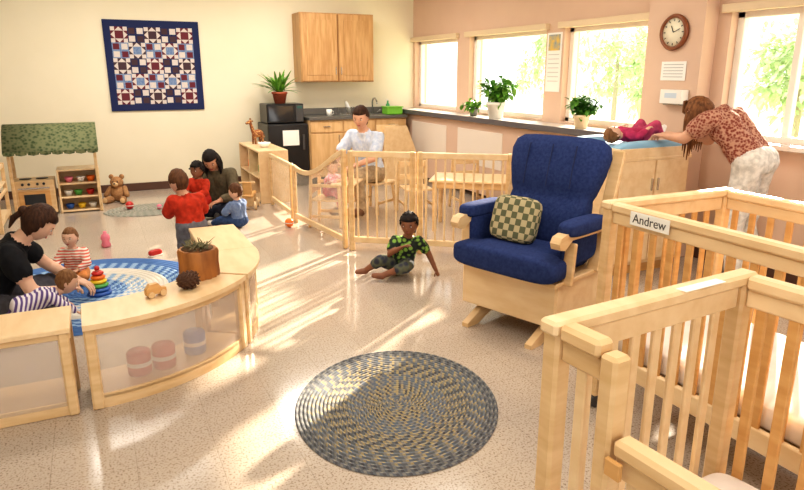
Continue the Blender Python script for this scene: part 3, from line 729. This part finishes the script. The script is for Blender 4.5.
def figure(name,loc,rz,s,J,skin,shirt,pants,shoe,hair,style,hh,sleeve=.5,leg=1.0,chub=1.0,side=(0,1,0),hdir=(1,0,0),hup=(0,0,1),dark=False,pside=None,foot=(1,0,-.1),curl=.5,vox=.011,barefoot=False,soc=None):
    J={k:V(v) for k,v in J.items()}; S=V(side).normalized(); PS=V(pside).normalized() if pside else S
    C,Pv,H=J['C'],J['P'],J['H']; sw=.175*s; hw=.09*s; k=s*chub
    caps=[]
    def cp(a,c,r0,r1,m): caps.append((V(a),V(c),r0,r1,m))
    shs={1:C+S*sw,-1:C-S*sw}; mid=(C+Pv)/2; up=(C-Pv).normalized()
    cp(Pv+PS*hw*.8,Pv-PS*hw*.8,.105*k,.105*k,pants)
    for q in(-1,1):
        cp(Pv+PS*.06*s*q+up*.07*s,mid+S*.055*s*q,.098*k,.094*k,shirt); cp(mid+S*.055*s*q,C+S*.075*s*q-up*.07*s,.094*k,.1*k,shirt)
        cp(C-up*.02*s,shs[q]-up*.01*s,.07*k,.06*k,shirt)
    hb=H-V(hup).normalized()*hh*.3-V(hdir).normalized()*hh*.06
    cp(C+up*.02*s,hb,.058*k,.05*k,skin); cp(C+up*.015*s,C+(hb-C)*.3,.068*k,.062*k,shirt)
    for q,t in((1,'L'),(-1,'R')):
        e,h=J['el'+t],J['ha'+t]; sh=shs[q]
        if sleeve<=1:
            mpt=sh+(e-sh)*sleeve; cp(sh,mpt,.062*k,.06*k,shirt); cp(sh,e,.047*k,.04*k,skin); cp(e,h,.041*k,.026*k,skin)
        else:
            cp(sh,e,.06*k,.048*k,shirt); cp(e,e+(h-e)*(sleeve-1),.049*k,.038*k,shirt); cp(e,h,.036*k,.025*k,skin)
        hp=Pv+PS*hw*q; kn,an=J['kn'+t],J['an'+t]
        cp(hp,kn,.092*k,.066*k,pants)
        if leg>=1: cp(kn,an,.064*k,.05*k,pants)
        else:
            cp(kn,kn+(an-kn)*leg,.066*k,.058*k,pants); cp(kn,an,.055*k,.036*k,skin)
        ft=J.get('to'+t,an+V(foot).normalized()*.15*s)
        fm=skin if barefoot else shoe
        cp(an-V((0,0,.01*s)),ft,.042*k,.034*k,fm)
    tb=B('tmp')
    for a,c,r0,r1,m in caps: tb.capsule(a,c,r0,r1,m,12)
    o=tb.done(); md=o.modifiers.new('r','REMESH'); md.mode='VOXEL'; md.voxel_size=vox*(1 if s>.8 else .75)
    sm=o.modifiers.new('s','SMOOTH'); sm.factor=.6; sm.iterations=4
    bpy.context.view_layer.update(); dg=bpy.context.evaluated_depsgraph_get(); me=bpy.data.meshes.new_from_object(o.evaluated_get(dg))
    nv=len(me.vertices);co=np.empty(nv*3);me.vertices.foreach_get('co',co);co=co.reshape(-1,3)
    no=np.array([tuple(v.normal) for v in me.vertices])
    fs=[list(pq.vertices) for pq in me.polygons]; cen=np.array([co[f].mean(0) for f in fs])
    best=np.full(len(fs),1e9);bi=np.zeros(len(fs),int)
    for i,(a,c,r0,r1,m) in enumerate(caps):
        a_=np.array(a);d=np.array(c)-a_;L=max((d@d),1e-9);t=np.clip(((cen-a_)@d)/L,0,1)
        ds=np.linalg.norm(cen-a_-t[:,None]*d,axis=1)-(r0+(r1-r0)*t)
        u=ds<best; best[u]=ds[u]; bi[u]=i
    # cloth folds : clothed vertices pushed out / wrinkled, skin left smooth
    cl=np.zeros(nv)
    for f,i in zip(fs,bi):
        if caps[i][4] is not skin:
            for v in f: cl[v]=1
    sc=14/ max(s,.45)
    for v in range(nv):
        if cl[v]:
            p=V(co[v]); w=1-abs(noise.noise(V((p.x*sc,p.y*sc,p.z*sc*.55)))*2)
            co[v]+=no[v]*(.004+.011*w)*s
    b=B(name,loc,rz); b.v=[tuple(x) for x in co]
    for f,i in zip(fs,bi): b.f.append(f); b.m.append(b.mi(caps[i][4])); b.sm.append(True)
    bpy.data.objects.remove(o)
    for q,t in((1,'L'),(-1,'R')):
        e,h=J['el'+t],J['ha'+t]; d=(h-e).normalized(); nr=J.get('pn'+t,V((0,0,-1)))
        if abs(d.dot(nr))>.9: nr=V((1,0,0))
        hand(b,h-d*.01*s,d,nr,(.18 if s>.8 else .2)*s,skin,curl,-q)
    head(b,H,hdir,hup,hh,skin,hair,style,dark)
    return b.done()
sk1=skinm('skin_fair',(218,168,140)); sk2=skinm('skin_brown',(136,90,66)); sk3=skinm('skin_light',(224,180,154)); sk4=skinm('skin_tan',(202,150,120))
def hm(n,c,c2,sc=20,st=(4,4,1)): return mat(n,c,.65,c2=c2,scale=sc,bump=.5,stretch=st,spec=.2)
hbr=hm('hair_brown',(74,48,34),(50,32,24)); hbk=hm('hair_black',(26,21,21),(40,32,30),30,(1,1,1)); hlt=hm('hair_light_brown',(136,98,66),(108,74,48)); hau=hm('hair_auburn',(96,62,40),(140,94,60),14,(5,5,1))
hmb=hm('hair_mid_brown',(104,70,46),(78,50,34))
def sitfloor(s,lean=.1,hz=.62):
    return dict(P=(0,0,.13*s),C=(lean*s,0,.5*s),knL=(.34*s,.27*s,.13*s),knR=(.34*s,-.27*s,.13*s),anL=(.16*s,-.1*s,.07*s),anR=(.2*s,.12*s,.07*s))
J=sitfloor(1,.24); J.update(C=(.2,0,.46),H=(.36,-.02,.61),elL=(.36,.27,.26),haL=(.52,.2,.16),elR=(.3,-.26,.24),haR=(.44,-.18,.22))
figure('woman',(-.74,4.42,0),0,1,J,sk3,fabric('black_top',(30,30,34)),fabric('grey_trousers',(86,84,92)),darkgrey,hbr,'bun',.22,sleeve=.45,hdir=(.75,.0,-.6),hup=(.6,0,.8))
stripe=fabric('striped_purple',(104,84,140),(226,220,226),kind='wave',scale=14,rot=(0,1.2,0),lo=.45,hi=.55)
figure('infant',(-.50,4.06,0),14,.4,dict(P=(0,0,.2),C=(.15,0,.24),H=(.25,0,.3),elL=(.2,.1,.19),haL=(.26,.1,.14),elR=(.2,-.1,.19),haR=(.26,-.1,.14),knL=(-.03,.1,.12),knR=(-.03,-.1,.12),anL=(-.1,.1,.1),anR=(-.1,-.1,.1)),sk3,stripe,stripe,stripe,hlt,'baby',.15,sleeve=1.8,chub=1.25,hdir=(.9,-.2,-.3),foot=(-1,0,0))
figure('baby',(-.24,5.12,.011),250,.42,dict(P=(0,0,.06),C=(.02,0,.22),H=(.04,0,.335),elL=(.08,.11,.15),haL=(.14,.06,.12),elR=(.08,-.11,.15),haR=(.14,-.06,.12),knL=(.14,.1,.07),knR=(.14,-.1,.07),anL=(.2,.02,.04),anR=(.21,-.03,.04)),sk3,fabric('red_stripe_top',(216,110,92),(236,222,210),kind='wave',scale=16,lo=.45,hi=.55),fabric('orange_pants',(226,150,90)),white,hlt,'baby',.15,chub=1.25,sleeve=1.7)
redc=fabric('red_shirt',(196,60,38))
figure('toddler_boy',(.58,4.98,0),100,.54,dict(P=(0,0,.37),C=(.02,.02,.57),H=(.03,.06,.71),elL=(.08,.15,.46),haL=(.17,.1,.44),elR=(.09,-.13,.46),haR=(.19,-.1,.47),knL=(.03,.06,.2),knR=(.02,-.06,.2),anL=(-.02,.07,.045),anR=(-.01,-.07,.045)),sk1,redc,fabric('grey_pants_kid',(120,118,124)),white,hmb,'short',.185,sleeve=.85,chub=1.35,hdir=(.9,.3,-.2))
J=sitfloor(1); J.update(C=(.05,0,.46),H=(.15,-.0,.61),elL=(.18,.26,.26),haL=(.34,.14,.22),elR=(.18,-.26,.26),haR=(.34,-.14,.24))
figure('woman',(1.14,7.02,0),235,.95,J,sk4,fabric('olive_top',(104,94,74)),fabric('dark_jeans',(52,56,70)),darkgrey,hbk,'long',.22,sleeve=1.7,hdir=(.8,.2,-.5),hup=(.5,0,.8))
figure('toddler',(.9,6.72,0),225,.48,dict(P=(0,0,.24),C=(.02,0,.42),H=(.03,0,.545),elL=(.08,.12,.33),haL=(.14,.05,.33),elR=(.08,-.12,.33),haR=(.14,-.05,.33),knL=(.16,.07,.25),knR=(.16,-.07,.25),anL=(.2,.07,.1),anR=(.2,-.07,.1)),sk2,redc,fabric('red_pants',(190,50,40)),white,hbk,'curly',.175,sleeve=1.5,chub=1.35,dark=True)
figure('toddler',(1.2,6.33,0),125,.45,dict(P=(0,0,.07),C=(.02,0,.24),H=(.03,.0,.36),elL=(.08,.12,.16),haL=(.15,.06,.14),elR=(.08,-.12,.16),haR=(.15,-.06,.14),knL=(.15,.1,.08),knR=(.15,-.1,.08),anL=(.25,.1,.04),anR=(.25,-.1,.04)),sk3,fabric('denim_top',(98,116,152),(120,136,166)),fabric('denim',(60,80,120)),white,hmb,'short',.165,sleeve=.9,chub=1.3,hdir=(.9,.3,-.2))
tie=fabric('green_graphic_top',(136,176,82),(44,52,48),kind='voronoi',scale=26,lo=.3,hi=.5)
figure('toddler',(2.03,4.25,0),240,.5,dict(P=(0,-.03,.08),C=(.03,.02,.27),H=(.07,.04,.405),elL=(-.01,.18,.17),haL=(.02,.245,.035),elR=(.1,-.1,.19),haR=(.15,-.01,.25),knL=(.19,.02,.11),knR=(.13,-.17,.14),anL=(.2,-.15,.045),anR=(.08,-.29,.045),toR=(.11,-.35,.04),toL=(.22,-.21,.05)),sk2,tie,fabric('dark_shorts',(60,62,74),(96,100,84),kind='voronoi',scale=20),white,hbk,'curly',.175,sleeve=.6,leg=.3,chub=1.25,dark=True,hdir=(.95,-.15,-.05),barefoot=True)
J=dict(P=(0,0,.44),C=(.1,0,.84),H=(.19,.02,1.045),elL=(.26,.24,.64),haL=(.46,.14,.58),elR=(.26,-.24,.64),haR=(.46,-.12,.58),knL=(.4,.11,.46),knR=(.4,-.11,.46),anL=(.34,.13,.09),anR=(.4,-.1,.09))
figure('woman',(2.68,6.47,0),211,.97,J,sk1,fabric('white_blouse',(216,222,234),(186,198,222)),fabric('khaki_trousers',(190,166,136)),mat('sandal',(120,84,60),.6),hbr,'short',.235,sleeve=.7,hdir=(.85,.25,-.25))
figure('baby',(2.06,6.08,0),-35,.42,dict(P=(0,0,.35),C=(.02,0,.48),H=(.04,0,.595),elL=(.09,.11,.46),haL=(.16,.06,.475),elR=(.09,-.11,.46),haR=(.16,-.06,.475),knL=(.11,.06,.34),knR=(.11,-.06,.34),anL=(.13,.06,.2),anR=(.13,-.06,.2)),sk3,fabric('pink_floral',(216,126,142),(232,204,210),kind='voronoi',scale=40),fabric('pink_pants',(210,118,138)),white,hlt,'baby',.155,chub=1.25,sleeve=.9,hdir=(.7,-.6,-.1))
blo=fabric('rust_print_blouse',(128,62,52),(190,146,124),kind='voronoi',scale=60,lo=.3,hi=.7)
J=dict(P=(0,0,.92),C=(.24,.02,1.2),H=(.40,.03,1.225),elL=(.4,.22,1.06),haL=(.58,.14,1.06),elR=(.38,-.1,1.03),haR=(.56,0.0,1.06),knL=(.05,.1,.5),knR=(.05,-.1,.5),anL=(-.02,.1,.08),anR=(-.02,-.1,.08))
figure('woman',(3.97,2.86,0),104,1.0,J,sk1,blo,fabric('white_trousers',(228,222,214)),darkgrey,hau,'hang',.225,sleeve=.5,hdir=(.72,.3,-.6),hup=(.68,0,.73))
figure('infant',(3.68,3.74,.96),0,.42,dict(P=(.12,0,.075),C=(-.04,0,.08),H=(-.15,0,.085),elL=(-.0,.12,.08),haL=(.06,.13,.12),elR=(-.0,-.12,.08),haR=(.06,-.12,.12),knL=(.2,.08,.15),knR=(.2,-.08,.15),anL=(.27,.06,.08),anR=(.27,-.06,.08)),sk3,fabric('magenta_suit',(190,60,102)),fabric('magenta_pants',(198,80,116)),white,hlt,'baby',.15,chub=1.25,sleeve=1.8,hdir=(0,0,1),hup=(-1,0,0),foot=(.6,0,.8))
# ------------------------------------------------------------ light, world, camera
sun=bpy.data.lights.new('sun','SUN'); sun.energy=21; sun.angle=math.radians(1.2); sun.color=(1,.87,.68)
so=bpy.data.objects.new('sun',sun); bpy.context.scene.collection.objects.link(so)
so.rotation_euler=V((-.80,-.56,-.36)).to_track_quat('-Z','Y').to_euler()
w=bpy.data.worlds.new('sky'); bpy.context.scene.world=w; w.use_nodes=True; bgn=w.node_tree.nodes['Background']; bgn.inputs[0].default_value=(1,.98,.94,1); bgn.inputs[1].default_value=1.8
cam=bpy.data.cameras.new('camera'); co=bpy.data.objects.new('camera',cam); bpy.context.scene.collection.objects.link(co)
cam.sensor_width=36; cam.lens=640/804*36; co.location=(0,0,1.5); co.rotation_euler=(math.radians(74.9),0,math.radians(-25.3)); cam.clip_start=.05
bpy.context.scene.camera=co
vs=bpy.context.scene.view_settings; vs.view_transform='Standard'; vs.exposure=0
try: vs.look='Medium High Contrast'
except Exception: pass
